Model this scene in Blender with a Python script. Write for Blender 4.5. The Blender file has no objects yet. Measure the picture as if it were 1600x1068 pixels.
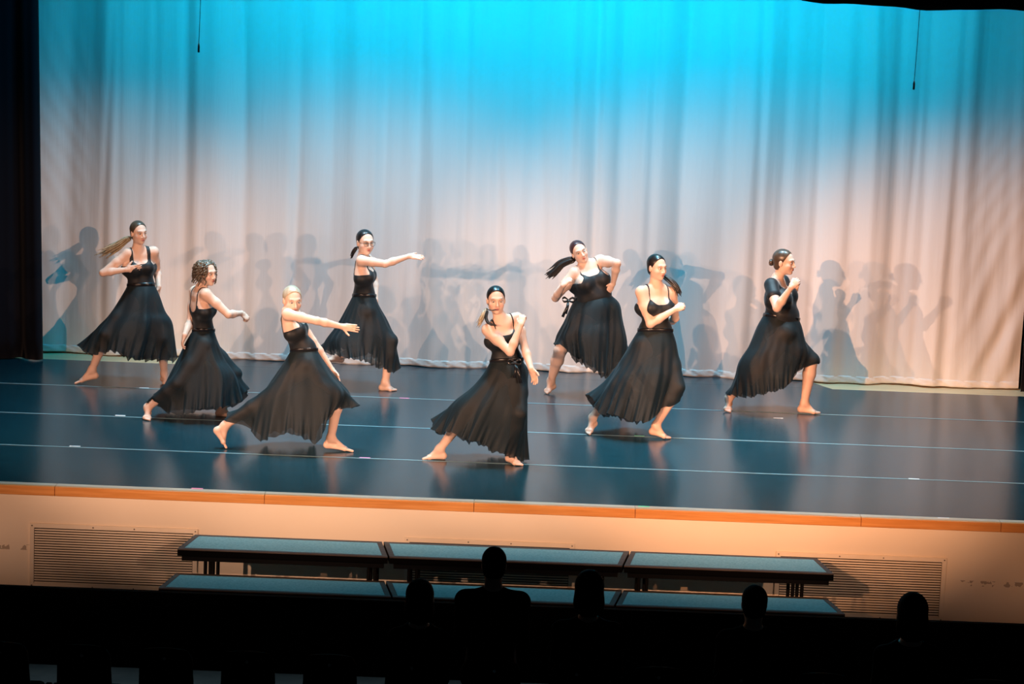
import bpy, bmesh, math, random
import numpy as np
from mathutils import Matrix, Vector
random.seed(7); RNG = np.random.default_rng(7)
S = bpy.context.scene; COL = S.collection

# ------------------------------------------------------------------ camera
FPX = 4326.0; PITCH = math.atan(734/4326); ROLL = math.radians(2.19)
CAM = np.array([0, -21.5, 4.9])
_R0 = np.array([1., 0, 0]); _U0 = np.array([0, math.sin(PITCH), math.cos(PITCH)]); FW = np.array([0, math.cos(PITCH), -math.sin(PITCH)])
RC = math.cos(ROLL)*_R0 + math.sin(ROLL)*_U0; UC = -math.sin(ROLL)*_R0 + math.cos(ROLL)*_U0
cd = bpy.data.cameras.new('camera'); cam = bpy.data.objects.new('camera', cd); COL.objects.link(cam)
cd.sensor_width = 36; cd.lens = FPX*36/1600; cd.clip_end = 200
M = Matrix.Identity(4)
for i in range(3):
    M[i][0] = RC[i]; M[i][1] = UC[i]; M[i][2] = -FW[i]; M[i][3] = CAM[i]
cam.matrix_world = M; S.camera = cam
def at(x, y, Y):
    "photograph point at stage depth Y -> metres"
    d = FW + (x-800)/FPX*RC - (y-534)/FPX*UC
    return CAM + d*((Y-CAM[1])/d[1])
def floor_at(x, y, Z):
    d = FW + (x-800)/FPX*RC - (y-534)/FPX*UC
    return CAM + d*((Z-CAM[2])/d[2])

# ------------------------------------------------------------------ light
S.view_settings.view_transform = 'Standard'; S.view_settings.look = 'None'
S.view_settings.exposure = 0.2; S.view_settings.gamma = 1.0; S.view_settings.use_curve_mapping = False
W = bpy.data.worlds.new('dark_hall'); S.world = W; W.use_nodes = True
W.node_tree.nodes['Background'].inputs[0].default_value = (.25, .35, .45, 1); W.node_tree.nodes['Background'].inputs[1].default_value = 0.004
def aim(o, loc, tgt):
    o.location = loc; o.rotation_euler = (Vector(tgt)-Vector(loc)).to_track_quat('-Z', 'Y').to_euler()
def spot(name, loc, tgt, power, col, ang, blend=.3, rad=.06):
    l = bpy.data.lights.new(name, 'SPOT'); l.energy = power; l.color = col; l.spot_size = math.radians(ang); l.spot_blend = blend; l.shadow_soft_size = rad
    o = bpy.data.objects.new(name, l); COL.objects.link(o); aim(o, loc, tgt); return o
def area(name, loc, tgt, power, col, sx, sy, spread=180):
    l = bpy.data.lights.new(name, 'AREA'); l.shape = 'RECTANGLE'; l.size = sx; l.size_y = sy; l.energy = power; l.color = col; l.spread = math.radians(spread)
    o = bpy.data.objects.new(name, l); COL.objects.link(o); aim(o, loc, tgt); return o
FOH = ((-3.0, (1, .55, .36), ((-.40, 1900), (-.65, 2300), (.42, 3100), (.66, 1000))),     # front-of-house ellipsoidals, three stage areas
       (0.1, (1, .59, .40), ((-.40, 2600), (-.65, 4600), (.42, 2700), (.66, 2600))),
       (3.2, (1, .46, .235), ((-.40, 5600), (-.65, 3000), (.42, 1300), (.66, 1100))))
for cx, hue, row in FOH:
    for sl, pw in row: spot('front_spot', (cx+sl*20, -15, 5.1), (cx, 2.6, .59), pw*1.58, hue, 15.0, .72, .045)
for k, x in enumerate(np.linspace(-3.9, 4.3, 9)):                  # cyan strip lights over the backdrop
    w = (.42, .75, 1, 1.12, 1.15, 1.15, 1.1, .8, .38)[k]
    area('strip_light', (x, 4.25, 4.85), (x, 5.7, 2.2), 17.5*w, (.0, .60, 1), .85, .12, 120)
for x in (-3.0, -.9, 1.2, 3.2):                                    # overhead wash: cyan and open white
    for y in (1.3, 2.9):
        spot('overhead_spot', (x, y+.7, 5.6), (x, y, 0), 430, (.12, .70, 1), 58, .8, .12)
        spot('overhead_spot', (x+.5, y*1.5-.35, 5.6), (x+.5, y*1.5-.5, 0), 560, (1, .90, .84), 48, .8, .12)
area('added_floor_fill', (0, -2.75, 6.5), (0, -2.7, 0), 2.0, (.75, .95, 1), 7.5, .1, 13)  # added lamp above view, brightens the hall floor seen between the seats

# ------------------------------------------------------------------ materials
def mat(name, col, rough=.6, metal=0, spec=.5, noise=None, bump=None, sheen=0, attr=False, coat=0):
    m = bpy.data.materials.new(name); m.use_nodes = True; nt = m.node_tree; b = nt.nodes['Principled BSDF']
    b.inputs['Base Color'].default_value = (*col, 1); b.inputs['Roughness'].default_value = rough; b.inputs['Metallic'].default_value = metal
    b.inputs['Specular IOR Level'].default_value = spec
    if sheen: b.inputs['Sheen Weight'].default_value = sheen; b.inputs['Sheen Roughness'].default_value = .4
    if coat: b.inputs['Coat Weight'].default_value = coat; b.inputs['Coat Roughness'].default_value = .2
    N = nt.nodes.new; Lk = nt.links.new
    if attr:
        a = N('ShaderNodeAttribute'); a.attribute_name = 'Col'; Lk(a.outputs['Color'], b.inputs['Base Color'])
    if noise or bump:
        tc = N('ShaderNodeTexCoord'); mp = N('ShaderNodeMapping'); Lk(tc.outputs['Object'], mp.inputs[0])
        mp.inputs['Scale'].default_value = (noise or bump)[0]
        nz = N('ShaderNodeTexNoise'); nz.inputs['Scale'].default_value = 1; nz.inputs['Detail'].default_value = 5; Lk(mp.outputs[0], nz.inputs[0])
        if noise:
            r = N('ShaderNodeValToRGB'); Lk(nz.outputs[0], r.inputs[0])
            r.color_ramp.elements[0].color = (*noise[1], 1); r.color_ramp.elements[1].color = (*noise[2], 1)
            r.color_ramp.elements[0].position = .3; r.color_ramp.elements[1].position = .7
            Lk(r.outputs[0], b.inputs['Base Color'])
        if bump:
            nz2 = N('ShaderNodeTexNoise'); nz2.inputs['Scale'].default_value = 1; nz2.inputs['Detail'].default_value = 4
            mp2 = N('ShaderNodeMapping'); mp2.inputs['Scale'].default_value = bump[0]; Lk(tc.outputs['Object'], mp2.inputs[0]); Lk(mp2.outputs[0], nz2.inputs[0])
            bp = N('ShaderNodeBump'); bp.inputs['Strength'].default_value = bump[1]; bp.inputs['Distance'].default_value = bump[2]
            Lk(nz2.outputs[0], bp.inputs['Height']); Lk(bp.outputs[0], b.inputs['Normal'])
    return m
MT = {}
MT['muslin'] = mat('muslin', (.74, .72, .69), .9, spec=.1, noise=((7, 7, .4), (.72, .70, .67), (.76, .74, .71)), bump=((16, 16, 1.2), .25, .02))
MT['hem'] = mat('muslin_hem', (.8, .78, .74), .9, spec=.1, bump=((30, 30, 30), .3, .01))
MT['velour'] = mat('black_velour', (.006, .007, .012), .95, spec=.1, sheen=.15)
MT['border'] = mat('border_cloth', (.012, .009, .008), .9, spec=.2)
MT['vinyl'] = mat('dance_vinyl', (.02, .036, .05), .20, spec=.22, noise=((5, 70, 5), (.003, .026, .036), (.010, .055, .072)), bump=((14, 90, 10), .16, .002))
MT['tape'] = mat('seam_tape', (.22, .36, .40), .45)
MT['stagewood'] = mat('stage_wood', (.75, .56, .32), .5, spec=.2, noise=((2, 30, 10), (.68, .50, .28), (.82, .63, .38)))
MT['nosing'] = mat('varnished_fir', (.62, .27, .07), .35, noise=((3, 60, 60), (.55, .22, .05), (.72, .33, .10)))
MT['nosing_top'] = mat('lit_edge', (.62, .52, .40), .4, noise=((4, 40, 40), (.5, .40, .30), (.7, .6, .48)))  # light on the wood's top edge, put into a paler colour
MT['vent'] = mat('vent_paint', (.82, .70, .54), .45, spec=.2, noise=((6, 6, 6), (.80, .68, .52), (.86, .74, .58)))
MT['duct'] = mat('duct_black', (.02, .015, .012), .9)
MT['screw'] = mat('screw_steel', (.25, .2, .16), .4, .8)
MT['carpet'] = mat('riser_carpet', (.19, .30, .31), .95, spec=.1, noise=((60, 60, 60), (.20, .36, .37), (.30, .48, .49)), bump=((220, 220, 220), .4, .003))
MT['rim'] = mat('riser_rim', (.07, .05, .045), .6, spec=.2, noise=((5, 40, 5), (.055, .04, .035), (.09, .07, .06)))
MT['steel'] = mat('black_steel', (.0025, .002, .002), .6, spec=.1)
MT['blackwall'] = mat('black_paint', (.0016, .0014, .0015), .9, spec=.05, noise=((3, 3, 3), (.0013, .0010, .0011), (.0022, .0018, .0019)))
MT['fascia'] = mat('black_fascia', (.0018, .0015, .0015), .8, spec=.04)
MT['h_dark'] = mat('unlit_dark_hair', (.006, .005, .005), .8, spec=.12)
MT['hallfloor'] = mat('hall_floor', (.16, .20, .22), .6, noise=((5, 5, 5), (.13, .17, .19), (.20, .24, .26)))
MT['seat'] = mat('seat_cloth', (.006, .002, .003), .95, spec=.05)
MT['seatshell'] = mat('seat_shell', (.003, .003, .003), .9, spec=.05)
MT['plate'] = mat('number_plate', (.7, .7, .66), .25, .9)
MT['skin'] = mat('skin', (.7, .45, .35), .5, spec=.35, attr=True)
MT['eye'] = mat('eye', (.5, .5, .5), .2, attr=True)
MT['leotard'] = mat('black_leotard', (.010, .013, .016), .55, spec=.4, sheen=.12)
MT['band'] = mat('satin_band', (.012, .012, .014), .25, spec=.6)
MT['cord'] = mat('mic_cable', (.012, .012, .014), .5)
MT['glasses'] = mat('glasses_frame', (.04, .025, .02), .3)
MT['white_mark'] = mat('white_spike_tape', (.85, .85, .85), .5)
MT['pink_mark'] = mat('pink_spike_tape', (.85, .25, .45), .5)
MT['green_mark'] = mat('green_spike_tape', (.2, .75, .45), .5)
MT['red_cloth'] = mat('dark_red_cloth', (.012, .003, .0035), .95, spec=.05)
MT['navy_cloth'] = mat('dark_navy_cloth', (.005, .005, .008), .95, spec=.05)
def hairmat(name, c1, c2):
    return mat(name, c1, .33, spec=.6, noise=((40, 40, 8), c1, c2))
MT['h_blonde'] = hairmat('blonde_hair', (.30, .24, .15), (.55, .46, .31))
MT['h_ltblonde'] = hairmat('light_blonde_hair', (.38, .33, .24), (.56, .50, .38))
MT['h_dkblonde'] = hairmat('dark_blonde_hair', (.05, .038, .025), (.10, .075, .05))
MT['h_brown'] = hairmat('brown_hair', (.05, .030, .02), (.10, .065, .04))
MT['h_curl'] = hairmat('curly_brown_hair', (.06, .045, .03), (.17, .13, .09))
MT['h_black'] = hairmat('black_hair', (.008, .006, .006), (.02, .015, .013))
MT['h_red'] = hairmat('dark_red_hair', (.035, .010, .010), (.07, .02, .02))
def chiffon():
    m = bpy.data.materials.new('black_chiffon'); m.use_nodes = True; nt = m.node_tree; b = nt.nodes['Principled BSDF']; N = nt.nodes.new; Lk = nt.links.new
    b.inputs['Base Color'].default_value = (.007, .0155, .020, 1); b.inputs['Roughness'].default_value = .62; b.inputs['Specular IOR Level'].default_value = .35; b.inputs['Sheen Weight'].default_value = .07; b.inputs['Sheen Roughness'].default_value = .35
    b.inputs['Sheen Tint'].default_value = (.6, .8, .9, 1)
    tr = N('ShaderNodeBsdfTransparent'); mx = N('ShaderNodeMixShader'); lw = N('ShaderNodeLayerWeight'); lw.inputs[0].default_value = .35
    mr = N('ShaderNodeMapRange'); mr.inputs[1].default_value = 0; mr.inputs[2].default_value = .55; mr.inputs[3].default_value = .875; mr.inputs[4].default_value = .99
    Lk(lw.outputs['Facing'], mr.inputs[0]); Lk(mr.outputs[0], mx.inputs[0]); Lk(tr.outputs[0], mx.inputs[1]); Lk(b.outputs[0], mx.inputs[2])
    Lk(mx.outputs[0], nt.nodes['Material Output'].inputs[0]); return m
MT['chiffon'] = chiffon()
def lens_mat():
    m = bpy.data.materials.new('clear_lens'); m.use_nodes = True; nt = m.node_tree; N = nt.nodes.new; Lk = nt.links.new
    tr = N('ShaderNodeBsdfTransparent'); gl = N('ShaderNodeBsdfGlossy'); gl.inputs['Roughness'].default_value = .05; mx = N('ShaderNodeMixShader'); fr = N('ShaderNodeFresnel'); fr.inputs[0].default_value = 1.45
    Lk(fr.outputs[0], mx.inputs[0]); Lk(tr.outputs[0], mx.inputs[1]); Lk(gl.outputs[0], mx.inputs[2]); Lk(mx.outputs[0], nt.nodes['Material Output'].inputs[0]); return m
MT['lens'] = lens_mat()
def apron_mat():
    m = mat('apron_plaster', (.82, .70, .54), .7, spec=.2, noise=((1.2, 1.2, 1.2), (.80, .68, .52), (.85, .73, .57)), bump=((9, 9, 9), .08, .004)); nt = m.node_tree; N = nt.nodes.new; Lk = nt.links.new
    b = nt.nodes['Principled BSDF']; base = b.inputs['Base Color'].links[0].from_socket
    tc = N('ShaderNodeTexCoord'); sp = N('ShaderNodeSeparateXYZ'); Lk(tc.outputs['Object'], sp.inputs[0])
    def mth(op, a, c=None):
        n = N('ShaderNodeMath'); n.operation = op
        for i, v in enumerate((a, c)):
            if v is None: continue
            if hasattr(v, 'links'): Lk(v, n.inputs[i])
            else: n.inputs[i].default_value = v
        return n.outputs[0]
    band = mth('LESS_THAN', mth('ABSOLUTE', mth('ADD', sp.outputs['Z'], .50)), .022)      # scuff line where chairs rub the paint
    far = mth('GREATER_THAN', mth('ABSOLUTE', sp.outputs['X']), 3.52)
    nz = N('ShaderNodeTexNoise'); nz.inputs['Scale'].default_value = 16; nz.inputs['Detail'].default_value = 6; Lk(tc.outputs['Object'], nz.inputs[0])
    k = mth('MULTIPLY', mth('MULTIPLY', band, far), mth('MULTIPLY', mth('GREATER_THAN', nz.outputs[0], .55), .65))
    nz3 = N('ShaderNodeTexNoise'); nz3.inputs['Scale'].default_value = 3.1; nz3.inputs['Detail'].default_value = 8; Lk(tc.outputs['Object'], nz3.inputs[0])
    k2 = mth('MULTIPLY', mth('GREATER_THAN', nz3.outputs[0], .80), .5)
    mx = N('ShaderNodeMix'); mx.data_type = 'RGBA'; Lk(mth('MAXIMUM', k, k2), mx.inputs['Factor']); Lk(base, mx.inputs[6]); mx.inputs[7].default_value = (.22, .15, .10, 1)
    Lk(mx.outputs[2], b.inputs['Base Color']); return m
MT['apron'] = apron_mat()

# ------------------------------------------------------------------ object helpers
def link(o, parent=None):
    COL.objects.link(o)
    if parent is not None: o.parent = parent
    return o
def empty(name, loc, label, cat, group=None):
    o = bpy.data.objects.new(name, None); o.location = loc; o.empty_display_size = .1; link(o); tag(o, label, cat, group); return o
def tag(o, label, cat, group=None):
    o['label'] = label; o['category'] = cat
    if group: o['group'] = group
    return o
def mesh_np(name, V, Fq, m, parent=None, smooth=True, off=None, cols=None):
    "V n x 3 in world metres; stored relative to its parent's place"
    V = np.asarray(V, float); off = np.zeros(3) if off is None else np.asarray(off, float)
    me = bpy.data.meshes.new(name); me.from_pydata((V-off).tolist() if len(V) < 3000 else [], [], Fq if len(V) < 3000 else [])
    if len(V) >= 3000:
        Fq = np.asarray(Fq, np.int32); k = Fq.shape[1]
        me.vertices.add(len(V)); me.vertices.foreach_set('co', (V-off).astype(np.float32).ravel())
        me.loops.add(Fq.size); me.loops.foreach_set('vertex_index', Fq.ravel())
        me.polygons.add(len(Fq)); me.polygons.foreach_set('loop_start', np.arange(0, Fq.size, k, dtype=np.int32))
        me.update(calc_edges=True); me.validate()
    if smooth: me.polygons.foreach_set('use_smooth', [True]*len(me.polygons))
    if cols is not None:
        a = me.color_attributes.new('Col', 'FLOAT_COLOR', 'POINT'); a.data.foreach_set('color', np.c_[cols, np.ones(len(cols))].astype(np.float32).ravel())
    me.materials.append(m); o = bpy.data.objects.new(name, me); return link(o, parent)
class MB:
    def __init__(s): s.v = []; s.f = []
    def add(s, V, Fs):
        n = len(s.v); s.v += [tuple(map(float, p)) for p in V]; s.f += [tuple(i+n for i in q) for q in Fs]; return s
    def box(s, lo, hi):
        (a, b, c), (d, e, f) = lo, hi
        return s.add([(a,b,c),(d,b,c),(d,e,c),(a,e,c),(a,b,f),(d,b,f),(d,e,f),(a,e,f)], [(3,2,1,0),(4,5,6,7),(0,1,5,4),(1,2,6,5),(2,3,7,6),(3,0,4,7)])
    def prism(s, base, z0, z1):
        n = len(base); V = [(x, y, z0) for x, y in base]+[(x, y, z1) for x, y in base]
        return s.add(V, [tuple(range(n-1, -1, -1)), tuple(range(n, 2*n))]+[(i, (i+1) % n, n+(i+1) % n, n+i) for i in range(n)])
    def tube(s, pts, rad, n=8):
        pts = [np.asarray(p, float) for p in pts]; V = []; Fs = []; m = len(pts)
        if not hasattr(rad, '__len__'): rad = [rad]*m
        prev = None
        for i, p in enumerate(pts):
            t = pts[min(i+1, m-1)]-pts[max(i-1, 0)]; t = t/(np.linalg.norm(t)+1e-9)
            a = np.array([0, 0, 1.]) if prev is None else prev
            if prev is None and abs(t[2]) > .9: a = np.array([1., 0, 0])
            u = a-t*(a@t); u /= np.linalg.norm(u)+1e-9; prev = u; w = np.cross(t, u)
            for j in range(n): V.append(p+rad[i]*(u*math.cos(2*math.pi*j/n)+w*math.sin(2*math.pi*j/n)))
        for i in range(m-1):
            for j in range(n): Fs.append((i*n+j, i*n+(j+1) % n, (i+1)*n+(j+1) % n, (i+1)*n+j))
        Fs.append(tuple(range(n-1, -1, -1))); Fs.append(tuple((m-1)*n+j for j in range(n)))
        return s.add(V, Fs)
    def build(s, name, m, parent=None, off=None, smooth=False, bevel=0):
        me = bpy.data.meshes.new(name); o_ = (0, 0, 0) if off is None else off
        me.from_pydata([(x-o_[0], y-o_[1], z-o_[2]) for x, y, z in s.v], [], s.f); me.materials.append(m)
        if smooth: me.polygons.foreach_set('use_smooth', [True]*len(me.polygons))
        o = bpy.data.objects.new(name, me); link(o, parent)
        if bevel:
            b = o.modifiers.new('bevel', 'BEVEL'); b.width = bevel; b.segments = 2; b.limit_method = 'ANGLE'
        return o
def struct(o): o['kind'] = 'structure'; return o

# ------------------------------------------------------------------ setting: stage, backdrop, apron
FRONT = -.23; HALL = -.87
st = struct(MB().box((-9, FRONT+.02, -.25), (9, 7.5, -.012)).build('floor', MT['stagewood']))
roll_y = [-.12, 1.26, 2.62, 3.99, 5.33]
for i in range(4):                                                   # rolls of dance vinyl laid edge to edge
    MB().box((-7.5, roll_y[i]+.002, -.012), (7.5, roll_y[i+1]-.002, 0)).build('vinyl_roll', MT['vinyl'], st)
MB().prism([(-2.75, 5.332), (3.17, 5.332), (3.10, 5.46), (2.9, 5.9), (-2.9, 5.9)], -.012, 0).build('vinyl_roll', MT['vinyl'], st)
for y, lab in ((1.26, 'nearest the audience'), (2.62, 'midway across the stage floor'), (3.99, 'nearest the backdrop')):
    o = MB(); xs = np.linspace(-7.4, 7.4, 60); w = [.0075+.0025*random.random() for _ in xs]
    V = [(x, y-w[i], .0005) for i, x in enumerate(xs)]+[(x, y+w[i], .0005) for i, x in enumerate(xs)]+[(x, y-w[i], .0022) for i, x in enumerate(xs)]+[(x, y+w[i], .0022) for i, x in enumerate(xs)]
    n = len(xs); Fs = []
    for i in range(n-1): Fs += [(2*n+i, 2*n+i+1, 3*n+i+1, 3*n+i), (i, i+1, 2*n+i+1, 2*n+i), (n+i+1, n+i, 3*n+i, 3*n+i+1), (i+1, i, n+i, n+i+1)]
    tag(o.add(V, Fs).build('floor_tape', MT['tape']), 'pale seam tape line along the dance floor, '+lab, 'tape', 'seam tape lines')
marks = [(188, 649, 'white_mark', 'white', 'on the middle seam beside the curly-haired dancer'), (225, 606, 'white_mark', 'white', 'on the rear seam between the two leftmost dancers'), (117, 697, 'white_mark', 'white', 'on the front seam near the black side drape'),
         (308, 763, 'pink_mark', 'pink', 'at the stage edge above the riser'), (1006, 791, 'green_mark', 'green', 'at the stage edge below the ponytailed dancer'), (1474, 809, 'white_mark', 'white', 'at the stage edge near the far vent'),
         (1428, 748, 'white_mark', 'white', 'on the front seam at the empty end'), (632, 622, 'pink_mark', 'pink', 'on the rear seam beside the dancer in glasses'), (999, 681, 'green_mark', 'green', 'between the feet of the dancer with a black ponytail'),
         (570, 715, 'pink_mark', 'pink', 'on the front seam by the lunging blonde dancer'), (1216, 653, 'white_mark', 'white', 'on the rear seam under the short-sleeved dancer')]
for x, y, m, c, where in marks:
    p = floor_at(x, y, 0); tag(MB().box((p[0]-.045, p[1]-.012, .0005), (p[0]+.045, p[1]+.012, .003)).build('spike_mark', MT[m]), c+' spike tape mark '+where, 'tape mark')
# nosing boards along the stage edge
xs = [-7.6, -6.0, -4.2, -3.55, -1.9, -.25, 1.02, 2.8, 3.9, 5.6, 7.6]
tr = struct(MB().box((-7.6, FRONT+.03, -.05), (7.6, FRONT+.1, -.013)).build('trim_1', MT['stagewood']))
for a, b in zip(xs[:-1], xs[1:]):
    MB().box((a+.0015, FRONT-.012, -.075), (b-.0015, FRONT+.03, 0)).build('nosing_board', MT['nosing'], tr, bevel=.004)
    MB().box((a+.0015, FRONT+.0305, -.012), (b-.0015, -.122, .0)).build('edge_strip', MT['nosing_top'], tr)
ap = struct(MB().box((-9, FRONT, HALL), (9, FRONT+.2, -.05)).build('wall_apron', MT['apron']))
hf = struct(MB().box((-9, -9, HALL-.1), (9, FRONT+.1, HALL)).build('floor_hall', MT['hallfloor']))
# backdrop
def backdrop():
    nx, nz = 620, 90; X = np.linspace(-4.9, 5.075, nx); Z = np.linspace(.05, 5.2, nz)
    r = np.random.default_rng(3); f = np.zeros(nx); acc = np.zeros((nz, nx))
    for k in range(26):
        per = r.uniform(.22, 1.5); am = .0135*per**.9*r.uniform(.4, 1.4); ph = r.uniform(0, 6.28); dr = r.uniform(-.05, .05)
        zz = Z[:, None]; a = am*(.75+.35*np.sin(zz*r.uniform(.3, 1.1)+r.uniform(0, 6)))
        acc += a*np.sin(2*math.pi*(X[None, :]+dr*zz)/per+ph)
    for x0, wd, am in ((-4.2, .10, .022), (-3.75, .09, .02), (-2.75, .12, .03), (-1.35, .06, .022), (-1.02, .05, .018), (.12, .07, .022), (.5, .05, .02), (.98, .06, .026), (1.62, .08, .022), (2.6, .06, .02), (3.3, .08, .02), (3.7, .06, .024), (4.3, .07, .025), (-3.3, .05, .02), (-2.2, .05, .022), (-1.75, .09, .03), (-.55, .05, .022), (-.2, .09, .03), (.75, .04, .02), (1.3, .05, .024), (2.05, .10, .035), (2.35, .05, .022), (2.95, .05, .025), (4.0, .05, .02)):
        acc += 1.25*am*np.exp(-((X[None, :]-x0-.02*np.sin(Z[:, None]))/(wd*1.1))**2)
    x = -4.5
    while x < 4.9:                                                   # gathers where the cloth bellies between its ties
        wd = r.uniform(.035, .08); am = r.uniform(.012, .034)*r.choice((-1, 1, 1)); ln = r.uniform(-.03, .03)
        acc += am*np.exp(-((X[None, :]-x-ln*Z[:, None]-.012*np.sin(1.7*Z[:, None]+x))/wd)**2)*(.8+.2*np.sin(Z[:, None]*r.uniform(.5, 1.5)+x)); x += r.uniform(.20, .52)
    # diagonal pulls near the two edges
    for ex, sg in ((-4.6, 1), (4.75, -1)):
        wgt = np.exp(-((X[None, :]-ex)/.35)**2)*np.exp(-((Z[:, None]-(2.0 if sg > 0 else 1.2))/1.5)**2)
        acc += .0032*wgt*np.sin(34*(Z[:, None]*.55+sg*(X[None, :]-ex)*1.1)+2*np.sin(3*Z[:, None]))
    wgt = np.exp(-((X[None, :]-4.85)/.28)**2)*np.exp(-((Z[:, None]-.5)/.7)**2); acc += .018*wgt*np.sin(22*((X[None, :]-4.85)-.42*Z[:, None]))
    Y = 5.70+acc
    V = np.stack([np.broadcast_to(X[None, :], Y.shape), Y, np.broadcast_to(Z[:, None], Y.shape)], -1).reshape(-1, 3)
    i = np.arange(nz-1)[:, None]*nx+np.arange(nx-1)[None, :]; Fq = np.stack([i, i+1, i+1+nx, i+nx], -1).reshape(-1, 4)
    o = mesh_np('backdrop_curtain', V, Fq, MT['muslin']); tag(o, 'pale muslin backdrop curtain lit cyan at the top behind the dancers', 'curtain')
    # weighted hem with slanting puckers
    nh = 1200; X = np.linspace(-4.9, 5.075, nh); y0 = np.interp(X, np.linspace(-4.9, 5.075, nx), Y[0]); rows = []
    prof = [(.074, .0), (.072, -.003), (.06, -.005), (.04, -.006), (.02, -.006), (.004, -.005), (.002, .012)]
    for j, (z, dy) in enumerate(prof):
        w = .0032*np.sin(2*math.pi*(X*6+z*14)+2*np.sin(X*3))+.0026*np.sin(2*math.pi*(X*11.3+z*20)+1.5*np.sin(X*2.1))
        rows.append(np.stack([X, y0+dy+w*(0 if j == 0 else 1), np.full(nh, z)+.004*np.sin(X*5)], -1))
    V = np.concatenate(rows); i = np.arange(len(prof)-1)[:, None]*nh+np.arange(nh-1)[None, :]
    mesh_np('hem', V, np.stack([i+1, i, i+nh, i+1+nh], -1).reshape(-1, 4), MT['hem'], o)
backdrop()
def drape(name, x0, x1, z0, z1, y, amp, per, m, lean=0, seed=1, bottom=None):
    nx, nz = 160, 24; X = np.linspace(x0, x1, nx); Z = np.linspace(z0, z1, nz); r = np.random.default_rng(seed)
    ph = 2*math.pi*(X-x0)/per+.8*np.sin(X*3+seed); V = []
    for front in (0, 1):
        for j, z in enumerate(Z):
            t = j/(nz-1); zz = np.full(nx, z)
            if bottom is not None and t < .5: zz = z+bottom(X)*(1-2*t)
            V.append(np.stack([X+lean*(z-z0)*((X-x0)/(x1-x0)), y+amp*np.sin(ph+.3*t)+.3*amp*np.sin(2.3*ph+1)+(.012 if front else 0), zz], -1))
    V = np.concatenate(V); n = nx*nz; i = np.arange(nz-1)[:, None]*nx+np.arange(nx-1)[None, :]
    a = np.stack([i, i+1, i+1+nx, i+nx], -1).reshape(-1, 4); Fq = np.concatenate([a, a[:, ::-1]+n])
    e1 = np.arange(nx-1); e2 = np.arange(nz-1)*nx
    Fq = np.concatenate([Fq, np.stack([e1+1, e1, e1+n, e1+1+n], -1), np.stack([e2+nx-1, e2+nx-1+n, e2+2*nx-1+n, e2+2*nx-1], -1), np.stack([e2, e2+nx, e2+nx+n, e2+n], -1)])
    return mesh_np(name, V, Fq, m)
tag(drape('side_drape', -6.6, -4.60, .01, 5.2, 5.25, .05, .33, MT['velour'], lean=-.022), 'black velour side drape hanging beside the pale backdrop', 'curtain')
tag(drape('side_drape', 5.06, 6.8, .01, 5.2, 5.5, .045, .3, MT['velour'], lean=0, seed=4), 'black velour side drape just visible past the backdrop corner', 'curtain')
tag(drape('border_curtain', -6, 7, 3.965, 5.4, .4, .03, .5, MT['border'], seed=2, bottom=lambda X: .006*np.sin(X*7.3)+.004*np.sin(X*15.1+1)+np.interp(X, [1.7, 2.16, 2.7, 3.1, 3.9], [.11, .022, .004, -.012, .012])), 'dark border curtain across the top corner of the stage', 'curtain')
# off-camera stage house: black wings, rear and roof
struct(MB().box((-9, 7.4, -.2), (9, 7.5, 7)).build('wall_rear', MT['blackwall']))
# hanging microphones
for (x, y), where in (((310.5, 76), 'near the side drape'), ((1428, 134), 'below the dark border curtain')):
    p = at(x, y, 1.5); e = empty('hanging_microphone', tuple(p), 'small black microphone on a thin cable hanging '+where, 'microphone', None)
    MB().tube([p+(0, 0, -.032), p+(0, 0, -.028), p+(0, 0, .02), p+(0, 0, .034), p+(0, 0, .045)], [.006, .0085, .0085, .006, .003], 10).build('capsule', MT['cord'], e, p, True)
    MB().tube([p+(0, 0, .04), p+(.006, 0, .3), p+(.012, 0, .8), p+(.02, 0, 2.2)], .0028, 6).build('cable', MT['cord'], e, p, True)

# ------------------------------------------------------------------ apron vents
slat_me = None
for x0, x1, where in ((-3.745, -2.42, 'beside the end of the risers nearest the drape'), (-.784, .553, 'half hidden behind the middle riser'), (2.146, 3.492, 'beyond the far end of the risers')):
    z1, z0 = -.30, -.82; c = ((x0+x1)/2, FRONT, (z0+z1)/2)
    e = empty('wall_vent', c, 'slatted beige vent grille '+where, 'vent', 'vent grilles in the stage front')
    fw = .036; f = MB()
    f.box((x0, FRONT-.014, z1-fw), (x1, FRONT, z1)).box((x0, FRONT-.014, z0), (x1, FRONT, z0+fw)).box((x0, FRONT-.014, z0+fw), (x0+fw, FRONT, z1-fw)).box((x1-fw, FRONT-.014, z0+fw), (x1, FRONT, z1-fw))
    f.build('frame', MT['vent'], e, c, bevel=.002)
    MB().box((x0+.01, FRONT-.004, z0+.01), (x1-.01, FRONT-.001, z1-.01)).build('backing', MT['duct'], e, c)
    n = 22; pit = (z1-z0-2*fw)/n; L = x1-x0-2*fw-.006
    for k in range(n):
        z = z1-fw-(k+.62)*pit
        if slat_me is None:
            s = MB().add([(-.5, -.013, -.0066), (.5, -.013, -.0066), (.5, -.0125, .0036), (-.5, -.0125, .0036), (-.5, -.009, -.0050), (.5, -.009, -.0050), (.5, -.0085, .0050), (-.5, -.0085, .0050)], [(0, 1, 2, 3), (3, 2, 6, 7), (1, 0, 4, 5), (0, 3, 7, 4), (2, 1, 5, 6), (4, 7, 6, 5)])
            o = s.build('slat', MT['vent'], e); slat_me = o.data
        else: o = link(bpy.data.objects.new('slat', slat_me), e)
        o.location = (0, 0, z-c[2]); o.scale = (L, 1, 1)
    for sx in (x0+.018, x0+.5, x1-.5, x1-.018):
        for sz in (z0+.018, z1-.018):
            MB().tube([(sx, FRONT-.0175, sz), (sx, FRONT-.013, sz)], .0055, 8).build('screw', MT['screw'], e, c)

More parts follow.
